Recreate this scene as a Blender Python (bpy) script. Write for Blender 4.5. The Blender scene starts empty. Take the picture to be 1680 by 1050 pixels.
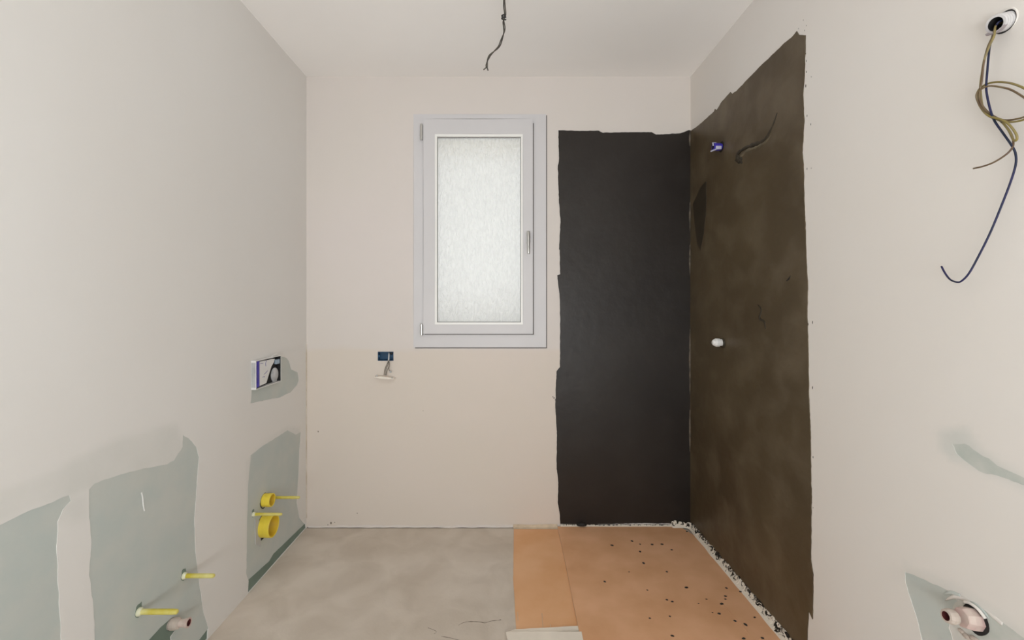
import bpy, bmesh, math, random
import numpy as np
from mathutils import Vector, Matrix, noise
from mathutils.geometry import delaunay_2d_cdt

random.seed(7)
S = bpy.context.scene
COL = S.collection

# ------------------------------------------------------------------ numbers
F = 720.0                      # focal length in pixels of the 1680x1050 frame
VX, VY = 826.0, 500.0          # where the view axis meets the picture
CAMZ = 1.335
XL, XR = -1.18, 1.12           # side walls
YB = F * CAMZ / 366.0          # window wall
YR = -0.35                     # wall with the doorway the camera stands in
ZC = 2.70

# ------------------------------------------------------------------ camera
cd = bpy.data.cameras.new('camera')
cam = bpy.data.objects.new('camera', cd)
COL.objects.link(cam)
cam.location = (0, 0, CAMZ)
cam.rotation_euler = (math.radians(90), 0, 0)
cd.sensor_width = 36.0
cd.lens = 36.0 * F / 1680.0
cd.shift_x = (840 - VX) / 1680.0
cd.shift_y = (VY - 525) / 1680.0
cd.clip_start = 0.02
S.camera = cam

# ------------------------------------------------------------------ world, lamps, exposure
w = bpy.data.worlds.new('overcast_sky')
S.world = w
w.use_nodes = True
nt = w.node_tree
bg = nt.nodes['Background']
sky = nt.nodes.new('ShaderNodeTexSky')
sky.sky_type = 'HOSEK_WILKIE'
sky.turbidity = 6.0
sky.sun_direction = (0.5, -0.6, 0.62)
mixw = nt.nodes.new('ShaderNodeMixRGB')
mixw.inputs[0].default_value = 0.75
mixw.inputs[2].default_value = (1.0, 0.99, 0.975, 1)
nt.links.new(sky.outputs[0], mixw.inputs[1])
nt.links.new(mixw.outputs[0], bg.inputs[0])
bg.inputs[1].default_value = 1.4


def area(name, loc, rot, sx, sy, power, color):
    l = bpy.data.lights.new(name, 'AREA')
    l.shape = 'RECTANGLE'
    l.size, l.size_y = sx, sy
    l.energy = power
    l.color = color
    o = bpy.data.objects.new(name, l)
    o.location = loc
    o.rotation_euler = rot
    COL.objects.link(o)
    return o


# added fill lamp in the closed hallway behind the camera, aimed up to brighten the ceiling
area('hallway_fill', (0.0, -1.15, 0.90), (math.radians(137), 0, 0), 1.8, 1.2, 45, (0.93, 0.972, 1.0))

S.view_settings.view_transform = 'Standard'
S.view_settings.look = 'None'
S.view_settings.gamma = 1.0
S.view_settings.use_curve_mapping = False
S.view_settings.exposure = 0.35
S.cycles.use_denoising = True
S.cycles.max_bounces = 16
S.cycles.diffuse_bounces = 10
S.cycles.transmission_bounces = 8
S.cycles.sample_clamp_indirect = 6.0

# ------------------------------------------------------------------ materials
def lin(c):
    return tuple(((v / 255) / 12.92 if v / 255 <= 0.04045 else ((v / 255 + 0.055) / 1.055) ** 2.4) for v in c)


def nodes(m):
    return m.node_tree.nodes, m.node_tree.links


def mat(name, rgb, rough=0.6, var=0.0, scale=8.0, bump=0.0, bscale=60.0, metal=0.0, rgb2=None, spec=0.5):
    m = bpy.data.materials.new(name)
    m.use_nodes = True
    N, L = nodes(m)
    b = N['Principled BSDF']
    b.inputs['Roughness'].default_value = rough
    b.inputs['Metallic'].default_value = metal
    b.inputs['Specular IOR Level'].default_value = spec
    tc = N.new('ShaderNodeTexCoord')
    c1 = tuple(rgb) + (1,)
    c2 = tuple(rgb2) + (1,) if rgb2 else tuple(max(0, v * (1 - var)) for v in rgb) + (1,)
    nz = N.new('ShaderNodeTexNoise')
    nz.inputs['Scale'].default_value = scale
    nz.inputs['Detail'].default_value = 5
    L.new(tc.outputs['Object'], nz.inputs['Vector'])
    rp = N.new('ShaderNodeValToRGB')
    rp.color_ramp.elements[0].position = 0.35
    rp.color_ramp.elements[1].position = 0.65
    rp.color_ramp.elements[0].color = c1
    rp.color_ramp.elements[1].color = c2
    L.new(nz.outputs['Fac'], rp.inputs['Fac'])
    L.new(rp.outputs['Color'], b.inputs['Base Color'])
    if bump:
        n2 = N.new('ShaderNodeTexNoise')
        n2.inputs['Scale'].default_value = bscale
        n2.inputs['Detail'].default_value = 4
        L.new(tc.outputs['Object'], n2.inputs['Vector'])
        bp = N.new('ShaderNodeBump')
        bp.inputs['Strength'].default_value = bump
        bp.inputs['Distance'].default_value = 0.004
        L.new(n2.outputs['Fac'], bp.inputs['Height'])
        L.new(bp.outputs['Normal'], b.inputs['Normal'])
    return m


BOARD = (0.49, 0.535, 0.515)
BOARD_T = (0.60, 0.605, 0.575)


def plaster(name, base, cool):
    """white skim coat; the 'thin' attribute lets the green board show through, 'warm' marks an older coat"""
    m = mat(name, base, 0.85, bump=0.18, bscale=14, rgb2=cool, scale=1.3, spec=0.25)
    N, L = nodes(m)
    b = N['Principled BSDF']
    src = b.inputs['Base Color'].links[0].from_socket
    at = N.new('ShaderNodeAttribute'); at.attribute_name = 'thin'
    tc = N.new('ShaderNodeTexCoord')
    nz = N.new('ShaderNodeTexNoise'); nz.inputs['Scale'].default_value = 9; nz.inputs['Detail'].default_value = 6
    L.new(tc.outputs['Object'], nz.inputs['Vector'])
    mr = N.new('ShaderNodeMapRange'); mr.inputs[1].default_value = 0.3; mr.inputs[2].default_value = 0.7
    mr.inputs[3].default_value = 0.45; mr.inputs[4].default_value = 1.0
    L.new(nz.outputs['Fac'], mr.inputs[0])
    mu = N.new('ShaderNodeMath'); mu.operation = 'MULTIPLY'
    L.new(at.outputs['Fac'], mu.inputs[0]); L.new(mr.outputs[0], mu.inputs[1])
    mx = N.new('ShaderNodeMixRGB')
    L.new(mu.outputs[0], mx.inputs[0]); L.new(src, mx.inputs[1]); mx.inputs[2].default_value = BOARD_T + (1,)
    a2 = N.new('ShaderNodeAttribute'); a2.attribute_name = 'warm'
    m2 = N.new('ShaderNodeMixRGB'); m2.blend_type = 'MULTIPLY'
    L.new(a2.outputs['Fac'], m2.inputs[0]); L.new(mx.outputs[0], m2.inputs[1])
    m2.inputs[2].default_value = (1.0, 0.965, 0.905, 1)
    L.new(m2.outputs[0], b.inputs['Base Color'])
    return m


M = {}
M['plaster_l'] = plaster('plaster_left', (0.745, 0.732, 0.712), (0.728, 0.71, 0.685))
M['plaster_r'] = plaster('plaster_right', (0.725, 0.692, 0.655), (0.740, 0.712, 0.685))
M['plaster_b'] = plaster('plaster_back', (0.675, 0.632, 0.595), (0.69, 0.64, 0.615))
M['ceiling'] = mat('ceiling_plaster', (0.89, 0.87, 0.85), 0.9, var=0.03, scale=1.5, bump=0.08, bscale=10, spec=0.2)
M['board'] = mat('green_plasterboard', BOARD, 0.8, rgb2=(0.54, 0.56, 0.53), scale=9, bump=0.05, bscale=120, spec=0.2)
M['board_dark'] = mat('raw_dark_board', (0.20, 0.255, 0.215), 0.8, rgb2=(0.165, 0.215, 0.18), scale=8, bump=0.1, spec=0.2)
M['smeared'] = mat('plaster_smeared_board', (0.47, 0.505, 0.47), 0.8, rgb2=(0.64, 0.62, 0.585), scale=11, bump=0.3, bscale=25, spec=0.2)


def coat_mat(name, a, b_, c):
    m = mat(name, a, 0.42, rgb2=b_, scale=2.2, spec=0.35)
    N, L = nodes(m)
    b = N['Principled BSDF']
    src = b.inputs['Base Color'].links[0].from_socket
    tc = N.new('ShaderNodeTexCoord')
    n1 = N.new('ShaderNodeTexNoise'); n1.inputs['Scale'].default_value = 7; n1.inputs['Detail'].default_value = 8
    n1.inputs['Distortion'].default_value = 0.3
    L.new(tc.outputs['Object'], n1.inputs['Vector'])
    rp = N.new('ShaderNodeValToRGB')
    rp.color_ramp.elements[0].position = 0.45; rp.color_ramp.elements[0].color = (0, 0, 0, 1)
    rp.color_ramp.elements[1].position = 0.78; rp.color_ramp.elements[1].color = (0.55, 0.55, 0.55, 1)
    L.new(n1.outputs['Fac'], rp.inputs[0])
    mx = N.new('ShaderNodeMixRGB'); L.new(rp.outputs[0], mx.inputs[0]); L.new(src, mx.inputs[1])
    mx.inputs[2].default_value = tuple(c) + (1,)
    L.new(mx.outputs[0], b.inputs['Base Color'])
    n2 = N.new('ShaderNodeTexNoise'); n2.inputs['Scale'].default_value = 18; n2.inputs['Detail'].default_value = 6
    L.new(tc.outputs['Object'], n2.inputs['Vector'])
    bp = N.new('ShaderNodeBump'); bp.inputs['Strength'].default_value = 0.30; bp.inputs['Distance'].default_value = 0.006
    L.new(n2.outputs['Fac'], bp.inputs['Height']); L.new(bp.outputs[0], b.inputs['Normal'])
    return m


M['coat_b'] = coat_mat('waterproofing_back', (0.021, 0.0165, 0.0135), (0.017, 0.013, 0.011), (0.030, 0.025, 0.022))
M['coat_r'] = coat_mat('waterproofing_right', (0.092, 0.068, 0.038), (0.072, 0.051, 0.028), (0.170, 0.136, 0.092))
M['ridge'] = mat('mortar_ridge', (0.030, 0.022, 0.011), 0.6, var=0.3, scale=20, bump=0.5)
M['ridge_highlight'] = mat('mortar_ridge_highlight', (0.15, 0.12, 0.075), 0.6, var=0.4, scale=30, bump=0.5)
M['mortar'] = mat('fresh_dark_mortar', (0.016, 0.013, 0.010), 0.6, var=0.3, scale=30)
M['streak'] = mat('corner_joint_tape', (0.16, 0.13, 0.10), 0.8, var=0.7, scale=25)


def floor_mat():
    m = mat('cement_screed', (0.60, 0.53, 0.455), 0.85, rgb2=(0.67, 0.605, 0.535), scale=1.7, spec=0.2)
    N, L = nodes(m)
    b = N['Principled BSDF']
    src = b.inputs['Base Color'].links[0].from_socket
    tc = N.new('ShaderNodeTexCoord')
    n1 = N.new('ShaderNodeTexNoise'); n1.inputs['Scale'].default_value = 6; n1.inputs['Detail'].default_value = 8
    n1.inputs['Distortion'].default_value = 0.6
    L.new(tc.outputs['Object'], n1.inputs['Vector'])
    rp = N.new('ShaderNodeValToRGB')
    rp.color_ramp.elements[0].position = 0.35; rp.color_ramp.elements[0].color = (0.90, 0.885, 0.865, 1)
    rp.color_ramp.elements[1].position = 0.65; rp.color_ramp.elements[1].color = (1.04, 1.04, 1.04, 1)
    L.new(n1.outputs['Fac'], rp.inputs[0])
    mx = N.new('ShaderNodeMixRGB'); mx.blend_type = 'MULTIPLY'; mx.inputs[0].default_value = 1
    L.new(src, mx.inputs[1]); L.new(rp.outputs[0], mx.inputs[2])
    L.new(mx.outputs[0], b.inputs['Base Color'])
    n2 = N.new('ShaderNodeTexNoise'); n2.inputs['Scale'].default_value = 90; n2.inputs['Detail'].default_value = 5
    L.new(tc.outputs['Object'], n2.inputs['Vector'])
    bp = N.new('ShaderNodeBump'); bp.inputs['Strength'].default_value = 0.2; bp.inputs['Distance'].default_value = 0.003
    L.new(n2.outputs['Fac'], bp.inputs['Height']); L.new(bp.outputs[0], b.inputs['Normal'])
    return m


M['floor'] = floor_mat()
M['card'] = mat('brown_cardboard', (0.67, 0.37, 0.20), 0.8, rgb2=(0.78, 0.455, 0.27), scale=4.5, bump=0.12, bscale=35, spec=0.2)
M['card2'] = mat('light_brown_cardboard', (0.72, 0.385, 0.19), 0.8, rgb2=(0.80, 0.475, 0.27), scale=3.5, bump=0.12, bscale=35, spec=0.2)
M['card_edge'] = mat('cardboard_edge', (0.66, 0.54, 0.40), 0.85, var=0.2, scale=30)
M['white_card'] = mat('white_cardboard', (0.86, 0.79, 0.69), 0.8, var=0.08, scale=9, bump=0.15)
M['pvc'] = mat('window_pvc', (0.63, 0.62, 0.635), 0.45, var=0.02, scale=3)
M['bead'] = mat('glazing_bead_white', (0.86, 0.86, 0.84), 0.35, var=0.02, scale=3)
M['gasket'] = mat('grey_gasket', (0.30, 0.30, 0.29), 0.7, var=0.1, scale=9)
M['metal'] = mat('satin_metal', (0.62, 0.62, 0.60), 0.28, metal=0.9, var=0.1, scale=30)
M['dark'] = mat('dark_cavity', (0.015, 0.014, 0.014), 0.8, var=0.4, scale=30)
M['yellow'] = mat('yellow_plastic', (0.82, 0.65, 0.06), 0.4, var=0.12, scale=14)
M['yellow_in'] = mat('yellow_plastic_inside', (0.72, 0.48, 0.03), 0.5, var=0.2, scale=14)
M['sleeve'] = mat('yellow_rod_sleeve', (0.56, 0.47, 0.05), 0.45, rgb2=(0.70, 0.66, 0.28), scale=16)
M['sleeve_pale'] = mat('pale_sleeve_base', (0.74, 0.74, 0.55), 0.5, var=0.1, scale=20)
M['pink'] = mat('pinkish_plastic', (0.55, 0.37, 0.345), 0.5, rgb2=(0.64, 0.54, 0.48), scale=22)
M['pink_pale'] = mat('pale_plastic_collar', (0.56, 0.48, 0.42), 0.6, var=0.15, scale=22)
M['red_in'] = mat('dark_red_bore', (0.12, 0.02, 0.02), 0.5, var=0.4, scale=30)
M['blue'] = mat('blue_plastic', (0.010, 0.075, 0.17), 0.45, var=0.25, scale=20)
M['royal'] = mat('royal_blue_plastic', (0.05, 0.035, 0.42), 0.45, var=0.3, scale=30)
M['white'] = mat('white_plastic', (0.74, 0.74, 0.73), 0.45, var=0.05, scale=12)
M['grey_pl'] = mat('grey_plastic', (0.36, 0.37, 0.38), 0.5, rgb2=(0.55, 0.56, 0.57), scale=20)
M['conduit'] = mat('white_conduit', (0.60, 0.585, 0.585), 0.5, rgb2=(0.44, 0.41, 0.42), scale=16)
M['w_yellow'] = mat('yellow_green_wire', (0.25, 0.195, 0.04), 0.45, rgb2=(0.22, 0.175, 0.085), scale=30)
M['w_brown'] = mat('brown_wire', (0.10, 0.055, 0.03), 0.45, rgb2=(0.17, 0.125, 0.06), scale=25)
M['w_blue'] = mat('blue_wire', (0.004, 0.011, 0.032), 0.6, rgb2=(0.010, 0.008, 0.07), scale=25)
M['w_grey'] = mat('grey_brown_wire', (0.085, 0.072, 0.055), 0.5, rgb2=(0.16, 0.14, 0.11), scale=60)
M['w_dark'] = mat('dark_grey_wire', (0.04, 0.034, 0.028), 0.5, rgb2=(0.09, 0.08, 0.065), scale=50)
M['outside'] = mat('outside_render', (0.70, 0.64, 0.50), 0.9, var=0.1, scale=4)
M['paving'] = mat('outside_paving', (0.55, 0.55, 0.53), 0.9, var=0.15, scale=4)


def edging_mat():
    m = mat('smeared_white_edging', (0.62, 0.58, 0.52), 0.85, bump=0.5, bscale=80, spec=0.2)
    N, L = nodes(m)
    b = N['Principled BSDF']
    tc = N.new('ShaderNodeTexCoord')
    n1 = N.new('ShaderNodeTexNoise'); n1.inputs['Scale'].default_value = 42; n1.inputs['Detail'].default_value = 6
    n1.inputs['Distortion'].default_value = 1.5
    L.new(tc.outputs['Object'], n1.inputs['Vector'])
    rp = N.new('ShaderNodeValToRGB'); e = rp.color_ramp.elements
    e[0].position = 0.47; e[0].color = (0.72, 0.66, 0.57, 1)
    e[1].position = 0.54; e[1].color = (0.02, 0.016, 0.012, 1)
    at = N.new('ShaderNodeAttribute'); at.attribute_name = 'smear'
    ad = N.new('ShaderNodeMath'); ad.operation = 'ADD'
    L.new(n1.outputs['Fac'], ad.inputs[0]); L.new(at.outputs['Fac'], ad.inputs[1])
    L.new(ad.outputs[0], rp.inputs[0]); L.new(rp.outputs[0], b.inputs['Base Color'])
    return m


M['edging'] = edging_mat()


def pane_mat():
    m = bpy.data.materials.new('textured_frosted_glass')
    m.use_nodes = True
    N, L = nodes(m)
    N.remove(N['Principled BSDF'])
    out = N['Material Output']
    tc = N.new('ShaderNodeTexCoord')
    mp = N.new('ShaderNodeMapping'); mp.inputs['Scale'].default_value = (75, 75, 26)
    L.new(tc.outputs['Object'], mp.inputs[0])
    n1 = N.new('ShaderNodeTexNoise'); n1.inputs['Scale'].default_value = 1.0; n1.inputs['Detail'].default_value = 5
    n1.inputs['Distortion'].default_value = 0.8
    L.new(mp.outputs[0], n1.inputs['Vector'])
    bp = N.new('ShaderNodeBump'); bp.inputs['Strength'].default_value = 0.9; bp.inputs['Distance'].default_value = 0.02
    L.new(n1.outputs['Fac'], bp.inputs['Height'])
    rp = N.new('ShaderNodeValToRGB'); e = rp.color_ramp.elements
    e[0].position = 0.38; e[0].color = (0.87, 0.87, 0.86, 1)
    e[1].position = 0.62; e[1].color = (0.98, 0.98, 0.96, 1)
    L.new(n1.outputs['Fac'], rp.inputs[0])
    tr = N.new('ShaderNodeBsdfTranslucent'); L.new(rp.outputs[0], tr.inputs[0])
    gl = N.new('ShaderNodeBsdfRefraction'); gl.inputs['Roughness'].default_value = 0.30; gl.inputs['IOR'].default_value = 1.18
    gl.inputs[0].default_value = (0.95, 0.97, 0.97, 1)
    L.new(bp.outputs[0], gl.inputs['Normal']); L.new(bp.outputs[0], tr.inputs['Normal'])
    mx = N.new('ShaderNodeMixShader'); mx.inputs[0].default_value = 0.45
    L.new(tr.outputs[0], mx.inputs[1]); L.new(gl.outputs[0], mx.inputs[2])
    L.new(mx.outputs[0], out.inputs['Surface'])
    return m


M['pane'] = pane_mat()

# ------------------------------------------------------------------ helpers
def link(name, me, m=None, parent=None, kind=None, label=None, cat=None, group=None):
    o = bpy.data.objects.new(name, me)
    COL.objects.link(o)
    if m is not None and me is not None:
        me.materials.append(M[m] if isinstance(m, str) else m)
    if parent is not None:
        o.parent = parent
        if parent.type == 'EMPTY':
            o.matrix_parent_inverse = Matrix.Translation(-parent.location)
    for k, v in (('kind', kind), ('label', label), ('category', cat), ('group', group)):
        if v:
            o[k] = v
    return o


def ccw(pts):
    """outline as 2-D vectors, counter-clockwise"""
    p = [Vector(q[:2]) for q in pts]
    ar = sum(p[i].x * p[(i + 1) % len(p)].y - p[(i + 1) % len(p)].x * p[i].y for i in range(len(p)))
    return p if ar > 0 else p[::-1]


def thing(name, label, cat, loc, group=None):
    o = bpy.data.objects.new(name, None)
    o.empty_display_size = 0.05
    o.location = loc
    COL.objects.link(o)
    o['label'] = label
    o['category'] = cat
    if group:
        o['group'] = group
    return o


def bm_mesh(bm, name, smooth=False):
    bmesh.ops.recalc_face_normals(bm, faces=bm.faces)
    me = bpy.data.meshes.new(name)
    bm.to_mesh(me)
    bm.free()
    if smooth:
        for p in me.polygons:
            p.use_smooth = True
    return me


def finish(name, bm, m, parent=None, smooth=False, **kw):
    return link(name, bm_mesh(bm, name, smooth), m, parent, **kw)


def add_box(bm, x0, x1, y0, y1, z0, z1, bevel=0.0):
    r = bmesh.ops.create_cube(bm, size=1.0)
    for v in r['verts']:
        v.co = Vector((x0 + (v.co.x + .5) * (x1 - x0), y0 + (v.co.y + .5) * (y1 - y0), z0 + (v.co.z + .5) * (z1 - z0)))
    if bevel:
        es = list({e for v in r['verts'] for e in v.link_edges})
        bmesh.ops.bevel(bm, geom=es, offset=bevel, segments=2, affect='EDGES', profile=0.6)
    return bm


def frame_of(d):
    d = d.normalized()
    a = Vector((0, 0, 1)) if abs(d.z) < 0.9 else Vector((1, 0, 0))
    u = d.cross(a).normalized()
    return u, d.cross(u).normalized()


def smooth_path(pts, n=6):
    pts = [Vector(p) for p in pts]
    out = []
    for i in range(len(pts) - 1):
        p0 = pts[max(i - 1, 0)]; p1 = pts[i]; p2 = pts[i + 1]; p3 = pts[min(i + 2, len(pts) - 1)]
        for k in range(n):
            t = k / n
            out.append(0.5 * ((2 * p1) + (-p0 + p2) * t + (2 * p0 - 5 * p1 + 4 * p2 - p3) * t * t + (-p0 + 3 * p1 - 3 * p2 + p3) * t ** 3))
    out.append(pts[-1])
    return out


def add_tube(bm, pts, r, seg=8, cap=True):
    pts = [Vector(p) for p in pts]
    rings = []
    up = None
    for i, p in enumerate(pts):
        d = (pts[min(i + 1, len(pts) - 1)] - pts[max(i - 1, 0)])
        if d.length < 1e-9:
            d = Vector((0, 0, 1))
        d.normalize()
        if up is None:
            up, _ = frame_of(d)
        u = (up - d * up.dot(d))
        u = u.normalized() if u.length > 1e-6 else frame_of(d)[0]
        up = u
        v = d.cross(u)
        rr = r[i] if isinstance(r, (list, tuple)) else r
        rings.append([bm.verts.new(p + (u * math.cos(2 * math.pi * k / seg) + v * math.sin(2 * math.pi * k / seg)) * rr) for k in range(seg)])
    for a, b in zip(rings, rings[1:]):
        for k in range(seg):
            bm.faces.new((a[k], a[(k + 1) % seg], b[(k + 1) % seg], b[k]))
    if cap:
        bm.faces.new(rings[0])
        bm.faces.new(rings[-1][::-1])
    return bm


def add_lathe(bm, base, axis, prof, seg=32, close=False):
    """prof: list of (distance along axis, radius)"""
    base = Vector(base); axis = Vector(axis).normalized()
    u, v = frame_of(axis)
    rings = []
    for t, r in prof:
        rings.append([bm.verts.new(base + axis * t + (u * math.cos(2 * math.pi * k / seg) + v * math.sin(2 * math.pi * k / seg)) * max(r, 1e-5)) for k in range(seg)])
    for a, b in zip(rings, rings[1:]):
        for k in range(seg):
            bm.faces.new((a[k], a[(k + 1) % seg], b[(k + 1) % seg], b[k]))
    return bm


def rough(poly, step, amp, seed=0, closed=True):
    """subdivide an outline and make it ragged"""
    out = []
    n = len(poly)
    for i in range(n if closed else n - 1):
        a = Vector(poly[i][:2]); b = Vector(poly[(i + 1) % n][:2])
        L_ = (b - a).length
        k = max(1, int(L_ / step))
        nrm = Vector((-(b - a).y, (b - a).x)).normalized() if L_ > 0 else Vector((0, 0))
        for j in range(k):
            p = a.lerp(b, j / k)
            s = noise.noise(Vector((p.x * 30 + seed, p.y * 30, seed * 3.1))) + 0.6 * noise.noise(Vector((p.x * 90, p.y * 90 + seed, 1.7)))
            if j == 0:
                s *= 0.4
            out.append(p + nrm * s * amp)
    if not closed:
        out.append(Vector(poly[-1][:2]))
    return out


def inside(poly, x, y):
    c = False
    n = len(poly)
    j = n - 1
    for i in range(n):
        xi, yi = poly[i]; xj, yj = poly[j]
        if (yi > y) != (yj > y) and x < (xj - xi) * (y - yi) / (yj - yi + 1e-12) + xi:
            c = not c
        j = i
    return c


def dist_poly(poly, x, y):
    best = 9
    n = len(poly)
    for i in range(n):
        ax, ay = poly[i]; bx, by = poly[(i + 1) % n]
        dx, dy = bx - ax, by - ay
        t = max(0, min(1, ((x - ax) * dx + (y - ay) * dy) / (dx * dx + dy * dy + 1e-12)))
        best = min(best, math.hypot(x - ax - dx * t, y - ay - dy * t))
    return best


def soft_mask(poly, width, x, y):
    d = dist_poly(poly, x, y)
    s = d if inside(poly, x, y) else -d
    t = max(0, min(1, s / width + 0.5))
    return t * t * (3 - 2 * t)


# picture measurement -> place on each real surface
def Lw(px, py, off=0.0):
    X = XL + off
    Y = F * -X / (VX - px)
    return Vector((X, Y, CAMZ + (VY - py) * Y / F))


def Rw(px, py, off=0.0):
    X = XR - off
    Y = F * X / (px - VX)
    return Vector((X, Y, CAMZ + (VY - py) * Y / F))


def Bw(px, py, off=0.0):
    Y = YB - off
    return Vector(((px - VX) * Y / F, Y, CAMZ + (VY - py) * Y / F))


def Fl(px, py, h=0.0):
    Y = F * (CAMZ - h) / (py - VY)
    return Vector(((px - VX) * Y / F, Y, h))


def L2(l): return [(Lw(*p).y, Lw(*p).z) for p in l]
def R2(l): return [(Rw(*p).y, Rw(*p).z) for p in l]
def B2(l): return [(Bw(*p).x, Bw(*p).z) for p in l]


def build_wall(name, P, rect, holes, m, thick=0.12, thin=(), warm=(), seedpts=0.06, fine=()):
    """P(u,v,depth); holes: (outline, depth or None for through, material, part name, label).
    Recesses are cut into the wall, their floors are parts of the wall."""
    u0, u1, v0, v1 = rect
    coords = [Vector((u0, v0)), Vector((u1, v0)), Vector((u1, v1)), Vector((u0, v1))]
    faces = [[0, 1, 2, 3]]
    for h in holes:
        s = len(coords)
        pts = ccw(h[0])
        coords += pts
        faces.append(list(range(s, s + len(pts))))
    y = v0 + seedpts / 2
    while y < v1:
        x = u0 + seedpts / 2
        while x < u1:
            coords.append(Vector((x, y)))
            x += seedpts
        y += seedpts
    for (fu0, fu1, fv0, fv1, st) in fine:
        y = fv0
        while y < fv1:
            x = fu0
            while x < fu1:
                coords.append(Vector((x, y)))
                x += st
            y += st
    vo, eo, fo, ov, oe, of = delaunay_2d_cdt(coords, [], faces, 0, 1e-5)
    wall_bm = bmesh.new()
    lt = wall_bm.verts.layers.float.new('thin')
    lw = wall_bm.verts.layers.float.new('warm')
    parts = {}
    cls = []
    vcache = {}

    def vert(bm, i, d, key):
        k = (key, i, round(d, 5))
        if k not in vcache:
            c = vo[i]
            v = bm.verts.new(P(c.x, c.y, d))
            if key == 'w':
                t = 0
                for poly, wd, s in thin:
                    t = max(t, s * soft_mask(poly, wd, c.x, c.y))
                v[lt] = t
                t = 0
                for poly, wd, s in warm:
                    t = max(t, s * soft_mask(poly, wd, c.x, c.y))
                v[lw] = t
            vcache[k] = v
        return vcache[k]

    edges = {}
    for fi, f in enumerate(fo):
        o = [k for k in of[fi]]
        if 0 not in o:
            cls.append(None); continue
        hi = max(o)
        cls.append(hi)
        for a, b in zip(f, f[1:] + f[:1]):
            edges.setdefault((min(a, b), max(a, b)), []).append(fi)
        if hi == 0:
            wall_bm.faces.new([vert(wall_bm, i, 0.0, 'w') for i in f])
        elif holes[hi - 1][1] is not None:
            if hi not in parts:
                parts[hi] = bmesh.new()
            parts[hi].faces.new([vert(parts[hi], i, holes[hi - 1][1], hi) for i in f])

    def dep(c):
        if c == 0:
            return 0.0
        d = holes[c - 1][1]
        return thick if d is None else d
    for (a, b), fs in edges.items():
        if len(fs) == 2:
            c1, c2 = cls[fs[0]], cls[fs[1]]
            if c1 != c2 and abs(dep(c1) - dep(c2)) > 1e-6:
                d1, d2 = dep(c1), dep(c2)
                try:
                    wall_bm.faces.new([vert(wall_bm, a, d1, 'w'), vert(wall_bm, b, d1, 'w'), vert(wall_bm, b, d2, 'w'), vert(wall_bm, a, d2, 'w')])
                except ValueError:
                    pass
        elif len(fs) == 1:
            wall_bm.faces.new([vert(wall_bm, a, 0, 'w'), vert(wall_bm, b, 0, 'w'), vert(wall_bm, b, thick, 'w'), vert(wall_bm, a, thick, 'w')])
    # back face of the wall (with the through holes only)
    bc = [Vector((u0, v0)), Vector((u1, v0)), Vector((u1, v1)), Vector((u0, v1))]
    bf = [[0, 1, 2, 3]]
    for h in holes:
        if h[1] is None:
            s = len(bc); bc += ccw(h[0]); bf.append(list(range(s, len(bc))))
    r = delaunay_2d_cdt(bc, [], bf, 0, 1e-5)
    bv = [wall_bm.verts.new(P(c.x, c.y, thick)) for c in r[0]]
    for fi, f in enumerate(r[2]):
        if max(r[5][fi] or [9]) == 0:
            wall_bm.faces.new([bv[i] for i in f])
    me = bpy.data.meshes.new(name)
    wall_bm.to_mesh(me); wall_bm.free()
    W = link(name, me, m, kind='structure')
    for hi, bm in sorted(parts.items()):
        h = holes[hi - 1]
        me = bpy.data.meshes.new(h[3])
        bm.to_mesh(me); bm.free()
        link(h[3], me, h[2], W, label=h[4])
    return W


def add_prism(bm, outline, P, d0, d1):
    """solid sheet between depths d0 and d1 over a 2-D outline"""
    n = len(outline)
    r = delaunay_2d_cdt(ccw(outline), [], [list(range(n))], 0, 1e-6)
    for d in (d0, d1):
        vs = [bm.verts.new(P(c.x, c.y, d)) for c in r[0]]
        if d == d0:
            va = vs
        else:
            vb = vs
        for fi, f in enumerate(r[2]):
            if r[5][fi]:
                bm.faces.new([vs[i] for i in f])
    cnt = {}
    for fi, f in enumerate(r[2]):
        if r[5][fi]:
            for a, b in zip(f, f[1:] + f[:1]):
                k = (min(a, b), max(a, b)); cnt[k] = cnt.get(k, 0) + 1
    for (a, b), c in cnt.items():
        if c == 1:
            bm.faces.new((va[a], va[b], vb[b], vb[a]))
    return bm


PL = lambda u, v, d: (XL - d, u, v)
PR = lambda u, v, d: (XR + d, u, v)
PB = lambda u, v, d: (u, YB + d, v)
PF = lambda u, v, d: (u, v, d)

# ------------------------------------------------------------------ the room
# left wall: bare board patches
patch_a = rough(L2([(413, 641), (411, 662), (433, 657), (459, 652), (477, 643.6), (488, 631.4), (490.5, 624), (489, 611.6),
                    (478, 606), (474.5, 593), (470, 587), (461, 585), (440, 590), (413, 600)]), 0.012, 0.002, 1)
patch_b = rough(L2([(405.7, 850), (407, 798.6), (411.4, 747), (431.4, 731.4), (457, 715.7), (471.4, 705.7), (485.7, 713), (493.4, 708.6),
                    (491.4, 738.6), (490, 775.7), (487, 824), (491.4, 850), (500, 860.5), (448.6, 914), (441.4, 926), (408.6, 955), (404, 941)]), 0.012, 0.0022, 2)
patch_c = rough(L2([(501.5, 858), (449, 908.5), (441.6, 921), (408, 951), (406.8, 973.5), (440, 936), (470, 902), (502, 865.8)]), 0.015, 0.0008, 3)
patch_d = rough(L2([(-60, 890), (0, 861.5), (35, 844), (70.5, 830), (102, 816), (114.5, 812), (117, 822), (104, 836), (95, 856), (93.4, 905.5), (97, 980), (101, 1050),
                    (104, 1120), (104, 1200), (-60, 1300)]), 0.012, 0.003, 4)
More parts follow.
